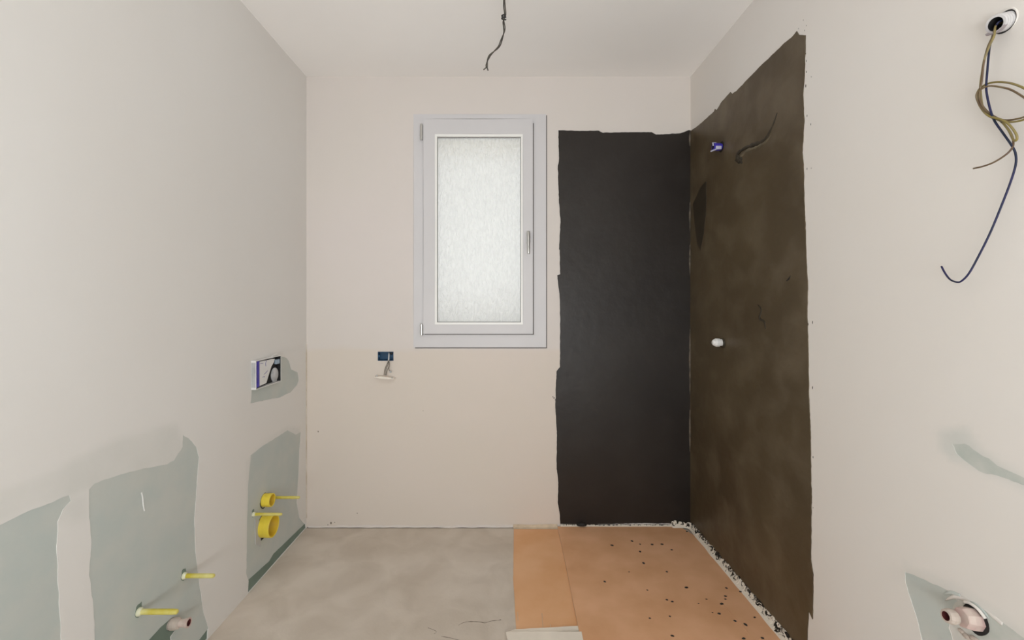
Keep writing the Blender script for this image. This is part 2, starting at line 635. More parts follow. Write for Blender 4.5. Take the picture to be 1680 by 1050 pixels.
patch_e = rough(L2([(146, 803), (155, 793), (197, 778.7), (239.6, 768), (275, 761.8), (285.5, 755.8), (292.5, 743.4), (299.6, 733), (300, 713), (310, 719), (322.5, 733), (327, 750.5),
                    (322.5, 803), (319, 856), (320.7, 905.5), (327.7, 962), (334.8, 1007.8), (342, 1030), (341, 1046), (165, 1245), (160, 1150),
                    (155, 1050), (154, 997), (146, 944), (150, 891.5), (146, 849)]), 0.012, 0.003, 5)
LZ0 = 0.0
thinL = [(L2([(-30, 870), (-30, 815), (50, 790), (130, 750), (200, 718), (290, 694), (303, 735), (285, 760), (155, 800), (114, 818)]), 0.035, 0.62),
         (L2([(100, 815), (118, 812), (146, 806), (146, 850), (120, 860), (100, 850)]), 0.05, 0.5),
         (L2([(405, 755), (431, 727), (470, 700), (493, 703), (490, 720), (430, 745), (412, 760), (410, 900), (403, 900)]), 0.02, 0.45)]
wl = build_wall('wall_left', PL, (YR, YB, 0, ZC), [
    (patch_a, 0.0016, 'board', 'bare_board', 'grey-green bare board around the flush opening'),
    (patch_b, 0.0011, 'board', 'bare_board', 'grey-green bare board around the two yellow drain pipes'),
    (patch_c, 0.0045, 'board_dark', 'dark_board_strip', 'dark green raw board strip along the floor'),
    (patch_d, 0.0011, 'board', 'bare_board', 'grey-green bare board left of the white plaster stripe'),
    (patch_e, 0.0011, 'board', 'bare_board', 'grey-green bare board behind the two yellow rod sleeves'),
    (rough(L2([(342, 1031), (328, 1049), (296, 1086), (160, 1205), (166, 1247), (341, 1047)]), .015, .001, 61), 0.0045, 'board_dark', 'dark_board_strip', None),
    (rough(L2([(283, 1013), (264, 1029), (244, 1051), (232, 1082), (286, 1086), (281, 1045), (290, 1032)]), .015, .002, 62), 0.0045, 'board_dark', 'dark_board_patch', 'dark green patch below the pink pipe stub'),  # shallow sunken patch, darker green than the board around it
], 'plaster_l', thin=thinL, fine=[(0.85, 1.75, 0.55, 0.95, 0.017), (1.98, 2.6, 0.1, 0.9, 0.02)])

# right wall
patch_f = rough(R2([(1484.7, 939), (1499, 943), (1530.5, 958.6), (1555, 969), (1570, 985), (1560, 1000), (1556, 1030), (1566, 1060), (1560, 1150),
                    (1530, 1200), (1520, 1120), (1513, 1050), (1502, 1008), (1490, 972.7), (1485, 955)]), 0.010, 0.003, 6)
patch_g = rough(R2([(1555, 969.5), (1583, 980), (1611.6, 999), (1636, 1015), (1661, 1032.6), (1680, 1047), (1720, 1075), (1720, 1250), (1562, 1250), (1566, 1060), (1557, 1030),
                    (1561, 1000), (1571, 985)]), 0.010, 0.003, 7)
thinR = [(R2([(1538, 708), (1585, 700), (1606, 732), (1640, 757), (1700, 790), (1700, 812), (1650, 790), (1600, 772), (1560, 755), (1542, 735)]), 0.03, 1.0),
         (R2([(1480, 930), (1500, 930), (1560, 955), (1620, 990), (1690, 1040), (1690, 1060), (1560, 975), (1490, 950)]), 0.02, 0.6)]
streak_u = rough(R2([(1562, 728), (1583, 728), (1604, 742), (1622, 752), (1636, 764), (1655, 772), (1676, 782), (1700, 794), (1700, 806), (1676, 795), (1655, 786), (1632, 779), (1606, 773), (1585, 758), (1570, 745)]), 0.008, 0.003, 8)
wr = build_wall('wall_right', PR, (YR, YB, 0, ZC), [
    (patch_f, 0.0011, 'board', 'bare_board', 'plain grey-green bare board left of the pink pipe stub'),
    (patch_g, 0.0010, 'smeared', 'smeared_board', 'green board smeared with plaster around the pink pipe stub'),
    (streak_u, 0.0008, 'smeared', 'smeared_board', 'long jagged green streak above the pink pipe stub'),
], 'plaster_r', thin=thinR, fine=[(0.86, 1.2, 0.5, 1.1, 0.014)])

# back wall with the window opening and the socket box cavity
win_open = B2([(681, 190), (897.6, 190), (897.6, 571.6), (681, 571.6)])
sock = B2([(619.8, 577), (645.6, 577), (645.6, 592), (619.8, 592)])
wb = build_wall('wall_back', PB, (XL, XR, 0, ZC), [
    (win_open, None, None, None, None),
    (sock, 0.045, 'dark', 'box_cavity', None),
], 'plaster_b', thick=0.30,
    warm=[(B2([(495, 576), (560, 570), (640, 576), (700, 574), (925, 574), (925, 880), (495, 880)]), 0.02, 0.8)],
    fine=[(-1.18, 0.35, 0.98, 1.14, 0.02)])

# rear wall with doorway, added hallway box beyond
rear = bmesh.new()
for x0, x1, z0, z1 in ((XL, -0.95, 0, ZC), (0.95, XR, 0, ZC)):
    add_box(rear, x0, x1, YR - 0.12, YR, z0, z1)
finish('wall_rear', rear, 'plaster_r', kind='structure')

bm = bmesh.new(); add_box(bm, XL - .12, XR + .12, -1.7, YB + 0.30, -0.12, 0.0)
fl = finish('floor', bm, 'floor', kind='structure')
bm = bmesh.new(); add_box(bm, XL - .12, XR + .12, YR - .12, YB + 0.30, ZC, ZC + 0.12)
finish('ceiling', bm, 'ceiling', kind='structure')

bm = bmesh.new()  # unseen box added to keep sky light out and bounce the lamp
add_box(bm, XL - .12, XR + .12, -1.82, -1.70, 0, ZC + .12)
add_box(bm, XL - .12, XL, -1.70, YR, 0, ZC + .12)
add_box(bm, XR, XR + .12, -1.70, YR, 0, ZC + .12)
add_box(bm, XL, XR, -1.70, YR - .12, ZC, ZC + .12)
finish('hallway_sky_block', bm, mat('hallway_bounce_paint', (0.78, 0.77, 0.75), .9, var=.05), kind='structure')

# floor cracks
bm = bmesh.new()
for pts, wd in (([(752, 1026), (762, 1021), (775, 1020), (788, 1020.5), (796, 1022), (806, 1019), (822, 1017)], 0.0016),
                ([(330 + 372, 1030), (716, 1036), (712, 1040)], 0.0016),
                ([(724, 1044), (740, 1047), (760, 1052)], 0.0012)):
    q = smooth_path([Fl(a, b) for a, b in pts], 5)
    prev = None
    for i, p in enumerate(q):
        ww = wd * (0.5 + abs(noise.noise(p * 40)) * 1.6)
        a = bm.verts.new((p.x, p.y - ww, 0.0003)); b = bm.verts.new((p.x, p.y + ww, 0.0003))
        if prev:
            bm.faces.new((prev[0], a, b, prev[1]))
        prev = (a, b)
finish('crack', bm, mat('crack_dark', (0.20, 0.16, 0.12), 0.9, var=0.4, scale=40), fl, label='thin dark hairline cracks')

# ragged plaster lip at the foot of the back wall
bm = bmesh.new()
x = Bw(506, 866).x
xe = Bw(842, 866).x
prev = None
while x < xe:
    h = 0.010 + 0.009 * noise.noise(Vector((x * 7, 0, 3))) + 0.004 * noise.noise(Vector((x * 45, 2, 3)))
    g = 0.0035 + 0.0035 * noise.noise(Vector((x * 11, 5, 3)))
    t = 0.005 + 0.004 * noise.noise(Vector((x * 13, 9, 3)))
    ring = [bm.verts.new(c) for c in ((x, YB - 0.0003, g + h), (x, YB - t, g + h * 0.55), (x, YB - t, g), (x, YB - 0.0003, g))]
    if prev:
        for k in range(3):
            bm.faces.new((prev[k], prev[k + 1], ring[k + 1], ring[k]))
    prev = ring
    x += 0.008
finish('plaster_lip', bm, 'plaster_b', wb, smooth=False)
bm = bmesh.new(); add_box(bm, Bw(504, 866).x, Bw(842, 866).x, YB - 0.0015, YB - 0.0002, 0.0, 0.004)
finish('shadow_gap', bm, 'dark', wb)
# cracked filler line in the left corner
bm = bmesh.new()
add_box(bm, XL, XL + 0.004, YB - 0.004, YB, 0.06, 1.1)
finish('corner_joint', bm, mat('corner_filler', (0.50, 0.43, 0.34), 0.9, rgb2=(0.66, 0.61, 0.54), scale=14), wb)
# specks on the plaster
bm = bmesh.new()
for px, py, r in ((522, 708, .004), (543, 858, .006), (549, 857, .003), (586, 842, .003), (538, 861, .003), (694, 674, .002)):
    p = Bw(px, py)
    bmesh.ops.create_uvsphere(bm, u_segments=8, v_segments=5, radius=r, matrix=Matrix.Translation(p) @ Matrix.Diagonal((0.7, 0.3, 1.3, 1)))
finish('mortar_splash', bm, mat('grey_speck', (0.16, 0.13, 0.10), 0.8, var=0.4), wb, kind='stuff')

# ------------------------------------------------------------------ waterproofing coats
coat_b_out = rough(B2([(916, 214), (954, 215), (982, 214.5), (989, 218), (1033.6, 217), (1069, 217), (1076, 221), (1116, 219), (1129.6, 213.6), (1132.8, 214),
                       (1132.8, 858.5), (1050, 858), (960, 860), (919, 859), (918.6, 845.6), (915, 823), (916, 792), (913, 769), (913.6, 716), (911, 663), (912, 632), (913, 609), (918.5, 602),
                       (919, 520), (918, 485), (914, 451.5), (919, 450), (918, 410), (917, 409), (919.5, 365), (917, 330), (915, 272), (917, 262)]), 0.010, 0.0022, 11)
coat_b_out = [Vector((min(p.x, XR - 0.001), p.y)) for p in coat_b_out]
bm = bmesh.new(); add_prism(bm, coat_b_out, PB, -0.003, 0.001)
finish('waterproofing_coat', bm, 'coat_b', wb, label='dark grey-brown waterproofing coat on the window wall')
co = R2([(1131.5, 217), (1148.6, 204), (1172, 183), (1173.5, 179), (1176, 181), (1185.7, 165.7), (1199, 151), (1202, 154), (1208, 150), (1237, 120), (1254, 103), (1271.5, 87), (1288.6, 70), (1300, 61),
         (1308, 51), (1311, 56.5), (1322, 58), (1322, 80), (1320, 130), (1318, 155), (1320, 200), (1317, 250), (1319, 270), (1320, 330), (1322, 370), (1323, 420), (1326, 470), (1325, 520),
         (1327, 600), (1328, 660), (1330, 700), (1331, 760), (1332, 820), (1331, 918), (1335, 943), (1334, 1016), (1327.5, 1002), (1326, 1028), (1325, 1050), (1322, 1080),
         (1280, 1032), (1200, 937), (1140, 866)])
co[0] = (YB - 0.002, co[0][1]); co[-1] = (YB - 0.002, co[-1][1])
coat_r_out = rough(co, 0.010, 0.0022, 12)
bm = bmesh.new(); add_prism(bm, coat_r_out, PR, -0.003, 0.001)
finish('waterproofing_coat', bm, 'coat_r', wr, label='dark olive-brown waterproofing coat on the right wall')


def ridge(pts, rad, m='ridge', P_=Rw, nrm=(1, 0, 0), flat=0.5):
    bm = bmesh.new()
    q = smooth_path([P_(a, b, 0.003) for a, b in pts], 5)
    rr = []
    for i, p in enumerate(q):
        t = i / (len(q) - 1)
        rr.append(rad * (0.25 + math.sin(math.pi * min(1, t * 0.9 + .08)) * (0.8 + 0.8 * noise.noise(p * 60))))
    add_tube(bm, q, [max(r, .0006) for r in rr], 8)
    for v in bm.verts:
        v.co.x = XR - 0.003 + (v.co.x - (XR - 0.003)) * flat
    finish('trowel_ridge', bm, m, wr, smooth=True)


ridge([(1206, 262), (1212, 266), (1217, 262), (1210, 254), (1222, 243), (1236, 238), (1252, 231), (1262, 218), (1270, 200), (1275, 185)], 0.009)  # dark tube paints the shaded crevice of the smear
ridge([(1209, 257), (1216, 256), (1226, 247), (1240, 242), (1256, 233), (1265, 221)], 0.007, 'ridge_highlight')  # paler tube paints the highlight along the ridge
ridge([(1208, 255), (1212, 262), (1218, 268)], 0.012)
ridge([(1243, 500), (1249, 508), (1246, 522), (1254, 528), (1256, 540)], 0.006)
ridge([(1290, 461), (1294, 458), (1297, 452)], 0.004, 'mortar')
# darker wet tongue near the corner
bm = bmesh.new()
add_prism(bm, rough(R2([(1138, 335), (1150, 308), (1160, 298), (1160, 345), (1156, 380), (1150, 412), (1145, 400), (1141, 370)]), 0.01, 0.003, 21), PR, -0.0042, -0.003)
finish('wet_mortar_patch', bm, mat('wet_mortar', (0.042, 0.031, 0.018), 0.5, var=0.3, scale=12), wr)
# pale joint tape showing through the corner
for ya, yb in ((216, 240), (332, 380), (402, 452), (540, 646), (672, 740)):
    bm = bmesh.new()
    za, zb = Bw(1133, ya).z, Bw(1133, yb).z
    n_ = 10
    prev = None
    for k in range(n_ + 1):
        z = za + (zb - za) * k / n_
        ww = 0.0045 * (0.3 + math.sin(math.pi * k / n_)) * (1 + 0.5 * noise.noise(Vector((z * 30, 0, 0))))
        a = bm.verts.new((XR - 0.006 - ww, YB - 0.0045, z)); b = bm.verts.new((XR - 0.0045, YB - 0.006 - ww, z))
        if prev:
            bm.faces.new((prev[0], a, b, prev[1]))
        prev = (a, b)
    finish('corner_tape', bm, 'streak', wr)
# mortar splashes along the vertical edge of the coat
bm = bmesh.new()
rs = random.Random(5)
for px, py, r in [(1318, 33, .002), (1323, 42, .002), (1322, 88, .002), (1323, 100, .003), (1323, 118, .003), (1331, 126, .002), (1322, 141, .004), (1324, 190, .003), (1330, 204, .003),
                  (1324, 277, .003), (1331, 276, .002), (1333, 529, .004), (1326, 532, .003), (1333, 636, .004), (1334, 750, .003), (1334, 833, .002), (1320, 50, .002), (1310, 47, .002)]:
    p = Rw(px, py)
    bmesh.ops.create_uvsphere(bm, u_segments=8, v_segments=5, radius=r, matrix=Matrix.Translation(p) @ Matrix.Diagonal((0.3, 0.5, 1.5, 1)))
finish('mortar_splash', bm, 'mortar', wr, kind='stuff')
bm = bmesh.new()
for px, py, r in ((909, 653, .004), (907, 651, .003), (911, 656, .003), (927, 214.5, .002)):
    p = Bw(px, py)
    bmesh.ops.create_uvsphere(bm, u_segments=8, v_segments=5, radius=r, matrix=Matrix.Translation(p) @ Matrix.Diagonal((1, 0.4, 1, 1)))
finish('mortar_splash', bm, 'mortar', wb, kind='stuff')
# white plaster smear on the left patch
bm = bmesh.new()
q = [Lw(a, b, -0.001) for a, b in ((232, 808), (234, 816), (235, 828), (237, 838))]
add_tube(bm, smooth_path(q, 4), 0.0022, 6)
finish('plaster_smear', bm, 'white', wl, label='short white vertical smear')

# ------------------------------------------------------------------ window
win = bpy.data.objects.new('window_1', None)
win.location = Bw(788, 571)
COL.objects.link(win)
win['kind'] = 'structure'


def ring_frame(px0, px1, py0, py1, qx0, qx1, qy0, qy1, y0, y1, name, m, bevel=0.002, parent=win, **kw):
    """rectangular frame between an outer and an inner rectangle, from depth y0 (room side) to y1"""
    a, b = Bw(px0, py0), Bw(px1, py1)
    c, d = Bw(qx0, qy0), Bw(qx1, qy1)
    bm = bmesh.new()
    O = [(a.x, a.z), (b.x, a.z), (b.x, b.z), (a.x, b.z)]
    I = [(c.x, c.z), (d.x, c.z), (d.x, d.z), (c.x, d.z)]
    V = {}
    for nm, R in (('o', O), ('i', I)):
        for k, (x_, z_) in enumerate(R):
            for yy in (y0, y1):
                V[nm, k, yy] = bm.verts.new((x_, yy, z_))
    for k in range(4):
        j = (k + 1) % 4
        bm.faces.new((V['o', k, y0], V['o', j, y0], V['i', j, y0], V['i', k, y0]))
        bm.faces.new((V['o', k, y1], V['o', j, y1], V['i', j, y1], V['i', k, y1]))
        bm.faces.new((V['o', k, y0], V['o', j, y0], V['o', j, y1], V['o', k, y1]))
        bm.faces.new((V['i', k, y0], V['i', j, y0], V['i', j, y1], V['i', k, y1]))
    if bevel:
        es = [e for e in bm.edges if abs(e.verts[0].co.y - y0) < 1e-6 and abs(e.verts[1].co.y - y0) < 1e-6 and
              not (abs(e.verts[0].co.x - e.verts[1].co.x) > 1e-5 and abs(e.verts[0].co.z - e.verts[1].co.z) > 1e-5)]
        bmesh.ops.bevel(bm, geom=es, offset=bevel, segments=2, affect='EDGES')
    return finish(name, bm, m, parent, **kw)


ring_frame(678.5, 896, 187.5, 570, 703, 866, 207, 540, YB - 0.004, YB + 0.060, 'outer_frame', 'pvc')
M['shadow_line'] = mat('frame_shadow_line', (0.16, 0.145, 0.135), 0.7, var=0.2, scale=9)
for nm, (xa, xb, ya, yb) in (('side', (896.2, 897.6, 189, 571.4)), ('low', (681, 896.2, 570.3, 571.5))):  # dark strips paint the shadow line right of and below the frame
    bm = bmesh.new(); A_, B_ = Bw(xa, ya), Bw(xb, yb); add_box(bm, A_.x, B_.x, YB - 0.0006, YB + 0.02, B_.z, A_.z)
    finish('frame_shadow_line', bm, 'shadow_line', win)
for nm, (xa, xb, ya, yb) in (('side', (874.1, 875.8, 203, 548)), ('low', (697, 875.8, 547.6, 549))):  # the sash's shadow line, painted as dark strips too
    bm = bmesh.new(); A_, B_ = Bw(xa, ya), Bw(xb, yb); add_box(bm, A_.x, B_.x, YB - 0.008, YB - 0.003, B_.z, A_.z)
    finish('sash_shadow_line', bm, 'shadow_line', win)
sash = ring_frame(695, 874, 197, 547.5, 716, 857, 225, 530, YB - 0.022, YB + 0.045, 'sash', 'pvc', 0.003)
ring_frame(714.5, 857.5, 222.5, 532, 718, 854.5, 226.5, 528.5, YB - 0.026, YB - 0.004, 'glazing_bead', 'bead', 0.0012, parent=sash)
ring_frame(717.6, 855, 226, 529, 718.8, 853.6, 227.4, 527.6, YB - 0.013, YB - 0.006, 'gasket', 'gasket', 0, parent=sash)
ring_frame(874.2, 876.4, 198, 548, 874.3, 875, 199, 547, YB - 0.011, YB - 0.008, 'sash_shadow_line', 'gasket', 0, parent=win) if False else None
bm = bmesh.new()
a, b = Bw(717, 225.5), Bw(855.5, 529.5)
add_box(bm, a.x, b.x, YB - 0.004, YB + 0.004, b.z, a.z)
pane = finish('pane', bm, 'pane', sash, label='textured frosted glass pane')
# hinges
for py0, py1 in ((206, 232), (531, 550)):
    bm = bmesh.new()
    a, b = Bw(692.6, py0), Bw(692.6, py1)
    add_lathe(bm, (a.x, YB - 0.024, b.z), (0, 0, 1), [(0, 0), (0, .006), (.003, .0075), (a.z - b.z - .003, .0075), (a.z - b.z, .006), (a.z - b.z, 0)], 16)
    hg = finish('hinge', bm, 'metal', win, smooth=False)
    bm = bmesh.new(); add_box(bm, a.x - 0.009, a.x + 0.0095, YB - 0.020, YB - 0.006, b.z + 0.004, a.z - 0.004)
    finish('hinge_leaf', bm, 'gasket', hg)
# handle
hx = Bw(866, 398)
bm = bmesh.new()
a, b = Bw(861.6, 381), Bw(870.2, 396)
add_box(bm, a.x, b.x, YB - 0.034, YB - 0.021, b.z - 0.012, a.z, 0.004)
hd = finish('handle', bm, 'pvc', win)
bm = bmesh.new()
zt = Bw(866, 385).z; zb_ = Bw(866, 418).z
add_tube(bm, [(hx.x, YB - 0.022, zt), (hx.x, YB - 0.045, zt)], 0.010, 16)
q = smooth_path([(hx.x, YB - 0.047, zt + 0.008), (hx.x, YB - 0.055, zt - 0.01), (hx.x + .001, YB - 0.058, (zt + zb_) / 2), (hx.x + .002, YB - 0.058, zb_ + .01), (hx.x + .002, YB - 0.056, zb_)], 5)
add_tube(bm, q, [0.0105 - 0.004 * i / (len(q) - 1) for i in range(len(q))], 12)
finish('lever', bm, 'metal', hd, smooth=True)
# outside, unseen: slab added to shade the pane top, backdrop added to mottle it
bm = bmesh.new(); add_box(bm, -2.2, 2.2, YB + 0.30, YB + 1.15, 2.66, 2.78, 0.01)
finish('pane_shade_slab', bm, 'outside', win)
gw = bpy.data.objects.new('pane_backdrop', None)
gw.location = (0, YB + 3.6, -0.3)
COL.objects.link(gw)
gw['label'] = 'pale backdrop wall added outside, a blur through the frosted pane'
gw['category'] = 'wall'
bm = bmesh.new(); add_box(bm, -3.5, 3.5, YB + 3.6, YB + 3.8, -0.3, 1.2, 0.01)
finish('backdrop_slab', bm, mat('pane_backdrop_paint', (0.80, 0.80, 0.78), .9, var=.25, scale=2.5), gw)
bm = bmesh.new(); add_box(bm, -3.55, 3.55, YB + 3.55, YB + 3.85, 1.2, 1.27, 0.01)
finish('backdrop_cap', bm, 'paving', gw)

# ------------------------------------------------------------------ left wall: flush opening
ox = XL + 0.023
yA = F * -ox / (VX - 420.0); yB_ = F * -ox / (VX - 461.5)
zt, zb_ = CAMZ - 0.262, CAMZ - 0.398
fo = thing('flush_box', 'white framed cistern flush opening with blue strip and dark inside, on the left wall', 'flush box', (XL, (yA + yB_) / 2, zb_))
bm = bmesh.new()
t = 0.0035
add_box(bm, XL - 0.002, ox, yA, yA + t, zb_, zt)
add_box(bm, XL - 0.002, ox, yB_ - t, yB_, zb_, zt)
add_box(bm, XL - 0.002, ox, yA + t, yB_ - t, zt - t, zt)
add_box(bm, XL - 0.002, ox, yA + t, yB_ - t, zb_, zb_ + t)
finish('frame', bm, 'white', fo)
bm = bmesh.new(); add_box(bm, XL - 0.001, XL + 0.002, yA + t, yB_ - t, zb_ + t, zt - t)
finish('back_panel', bm, 'dark', fo)
bm = bmesh.new()
add_box(bm, XL + 0.002, ox - 0.0015, yB_ - t - .0015, yB_ - t, zb_ + t, zt - t)  # near-black sheet paints the shade on the inner side
finish('side_shade', bm, 'dark', fo)
bm = bmesh.new(); add_box(bm, XL + 0.002, ox - 0.0015, yA + t, yB_ - t, zt - t - .0015, zt - t)  # near-black sheet paints the shade under the top edge
finish('top_shade', bm, 'dark', fo)
bm = bmesh.new()
add_box(bm, XL + 0.002, ox - 0.002, yA - 0.001, yA + 0.0, zb_ + 0.01, zt - 0.01)
for k in range(5):
    z = zb_ + 0.012 + k * 0.023
    add_box(bm, XL + 0.004, ox - 0.004, yA - 0.0022, yA - 0.001, z, z + 0.016)
finish('ribbed_side', bm, 'grey_pl', fo)


def fop(px, py, X):  # place on a plane x = X inside the opening
    Y = F * -X / (VX - px)
    return (Y, CAMZ + (VY - py) * Y / F)


PX = lambda u, v, d: (d, u, v)
xq = ox - 0.003
bm = bmesh.new(); add_prism(bm, [fop(px, py, xq) for px, py in ((421.6, 593), (425.4, 592.4), (425.4, 634.2), (421.6, 635.8))], PX, xq - 0.016, xq + .001)
finish('blue_strip', bm, 'royal', fo)
bm = bmesh.new(); add_prism(bm, [fop(px, py, xq) for px, py in ((425.8, 593.2), (436, 591.2), (447, 588.8), (451, 588.8), (449, 595), (445.5, 601), (441, 615), (437, 628.4), (425.8, 633.4))], PX, xq - 0.004, xq)
wp = finish('cover_plate', bm, 'white', fo)
bm = bmesh.new()
q = [(xq + .0008,) + fop(px, py, xq) for px, py in ((437, 591.5), (435.6, 596), (436, 601))]
add_tube(bm, smooth_path(q, 4), 0.0008, 6)
finish('plate_mark', bm, 'royal', wp)
for pts in (((433.5, 614), (436, 611.5), (439, 608)), ((430.6, 619), (433, 617.5), (434, 618.6)), ((427, 596.6), (429, 596.4), (431.5, 596.2))):
    bm = bmesh.new()
    add_tube(bm, [(xq + .0008,) + fop(px, py, xq) for px, py in pts], 0.0008, 6)
    finish('plate_mark', bm, 'royal', wp)
bm = bmesh.new()
c = fop(451, 614.5, xq - .01)
bmesh.ops.create_uvsphere(bm, u_segments=20, v_segments=12, radius=1, matrix=Matrix.Translation((xq - .012, c[0], c[1])) @ Matrix.Diagonal((0.010, 0.034, 0.036, 1)))
add_box(bm, xq - .018, xq - .008, c[0] - 0.014, c[0] + .018, zb_ + .004, c[1], 0.002)
finish('flush_valve', bm, 'grey_pl', fo, smooth=True)
bm = bmesh.new()
c = fop(455.5, 592.5, xq - .005)
add_box(bm, xq - .014, xq - .002, c[0] - 0.018, c[0] + .022, c[1] - .014, c[1] + .010, 0.003)
finish('valve_clip', bm, mat('pale_blue_plastic', (0.36, 0.46, 0.56), .5, var=.3, scale=40), fo)
bm = bmesh.new()
q = [(ox - .003, yB_ - 0.090, zt), (ox - .002, yB_ - 0.08, zt + .008), (ox - .002, yB_ - 0.05, zt + .012), (ox - .002, yB_ - 0.02, zt + .010), (ox - .003, yB_ - 0.008, zt)]
add_tube(bm, smooth_path(q, 5), 0.0022, 8)
finish('lifting_tab', bm, 'white', fo, smooth=True)

# ------------------------------------------------------------------ left wall: pipes and rods
def cup(name, label, y, z, L_, r, wall_t=0.004, m='yellow', mi='yellow_in'):
    t_ = thing(name, label, 'pipe', (XL, y, z))
    bm = bmesh.new()
    add_lathe(bm, (XL - 0.03, y, z), (1, 0, 0), [(0, r * .98), (0.03, r), (0.03 + L_ * .45, r), (0.03 + L_ * .5, r * 1.02), (0.03 + L_ - .003, r * 1.02), (0.03 + L_, r), (0.03 + L_, r - wall_t), (0.03 + L_ - .002, r - wall_t - .001)], 40)
    finish('pipe_wall', bm, m, t_, smooth=False)
    bm = bmesh.new()
    add_lathe(bm, (XL - 0.03, y, z), (1, 0, 0), [(0.03 + L_ - .001, r - wall_t - .0008), (0.012, r - wall_t - .002), (0.010, 0.0)], 40)
    finish('pipe_bore', bm, mi, t_, smooth=True)
    bm = bmesh.new()
    add_lathe(bm, (XL - .0006, y + .0, z - .002), (1, 0, 0), [(0, r * 1.0), (0, r * 1.14)], 32)
    for v in bm.verts:
        d = Vector((0, v.co.y - y, v.co.z - z))
        if d.length > r * 1.05:
            k = 1 + 0.07 * noise.noise(d * 60 + Vector((y, 0, 0))) + (0.06 if d.z < 0 else -0.02)
            v.co.y = y + d.y * k; v.co.z = z + d.z * k
    finish('rough_hole', bm, 'dark', t_)
    return t_


cup('flush_pipe', 'short small yellow pipe end above the larger one on the left wall', 2.165, 0.372, 0.040, 0.031)
cup('drain_pipe', 'large open yellow drain pipe end near the floor on the left wall', 2.156, 0.250, 0.052, 0.053)


def rod(label, y, z, L_, r, droop=0.0):
    t_ = thing('rod_sleeve', label, 'rod', (XL, y, z), group='yellow rod sleeves on the left wall')
    bm = bmesh.new()
    add_lathe(bm, (XL - 0.02, y, z), (1, 0, -droop), [(0, r * .9), (.02, r), (0.02 + L_ * .85, r * .98), (.02 + L_ - .004, r * .9), (.02 + L_, r * .55), (.02 + L_, 0)], 16)
    finish('sleeve', bm, 'sleeve', t_, smooth=True)
    bm = bmesh.new()
    add_lathe(bm, (XL - 0.002, y, z), (1, 0, 0), [(0, r * 1.5), (.006, r * 1.5), (.010, r * 1.15), (.012, r * 1.02)], 16)
    finish('collar', bm, 'sleeve_pale', t_, smooth=False)
    bm = bmesh.new()
    pts = []
    for k in range(18):
        a_ = 2 * math.pi * k / 18
        rr = r * (2.0 + 0.5 * noise.noise(Vector((math.cos(a_) * 2, math.sin(a_) * 2, y * 9)))) * (1.5 if 0.9 < a_ < 2.2 else 1)
        pts.append((y + math.cos(a_) * rr * .8, z + math.sin(a_) * rr))
    add_prism(bm, pts, PX, XL - .0018, XL - .0008)
    finish('drilled_hole', bm, 'board_dark', t_)
    return t_


rod('yellow rod sleeve just behind the small yellow pipe end, nearest the window wall', 2.250, 0.347, 0.136, 0.0072)
rod('pale yellow rod sleeve just above the large yellow drain pipe', 2.070, 0.347, 0.136, 0.0070)
rod('upper right of two yellow rod sleeves on the large green patch', 1.621, 0.334, 0.113, 0.0082)
rod('lower left of two yellow rod sleeves on the large green patch, above the pink stub', 1.421, 0.341, 0.126, 0.0088)

# shim left of the drain
bm = bmesh.new()
add_prism(bm, rough(L2([(418, 852), (427, 855), (427.5, 897), (419, 893)]), 0.02, 0.001, 31), PL, -0.002, 0.001)
finish('plaster_tab', bm, mat('pale_lilac_plaster', (0.52, 0.52, 0.53), .8, var=.08), wl, label='pale vertical tab beside the drain pipe')
bm = bmesh.new()
add_prism(bm, rough(L2([(414.5, 838), (456, 836), (458, 846), (452, 856), (417, 858)]), 0.02, 0.002, 33), PL, 0.0014, 0.0018)
finish('dark_board_patch', bm, mat('cut_board', (0.25, 0.29, 0.26), .85, var=.1), wl)


def stub(name, label, base, axis, L_, r, hole_r):
    t_ = thing(name, label, 'pipe stub', base)
    axis = Vector(axis).normalized()
    base = Vector(base)
    bm = bmesh.new()
    add_lathe(bm, base - axis * .02, axis, [(0, r * .95), (.02, r * 1.25), (.02 + L_ * .25, r * 1.3), (.02 + L_ * .42, r * 1.15), (.02 + L_ * .5, r * .85)], 14)
    finish('collar', bm, 'pink_pale', t_)
    bm = bmesh.new()
    add_lathe(bm, base - axis * .02, axis, [(.02 + L_ * .3, r * .8), (.02 + L_ * .7, r * .82), (.02 + L_ * .85, r * 1.0), (.02 + L_, r * 1.05), (.02 + L_, r * .72)], 20)
    finish('plug', bm, 'pink', t_, smooth=False)
    bm = bmesh.new()
    add_lathe(bm, base - axis * .02, axis, [(.02 + L_ - .0005, r * .73), (.02 + L_ * .4, r * .6), (.02 + L_ * .4, 0)], 20)
    finish('bore', bm, 'red_in', t_)
    bm = bmesh.new()
    sx = 1 if base.x < 0 else -1
    add_lathe(bm, (base.x + sx * .0004, base.y, base.z), (sx, 0, 0), [(0, 0.0), (0, hole_r)], 20)
    finish('rough_hole', bm, 'dark', t_)
    return t_


stub('water_pipe_stub', 'pink capped water pipe stub with dark red bore, left wall near the floor', (XL, 1.560, 0.200), (1, 0.05, 0.05), 0.060, 0.0155, 0.020)

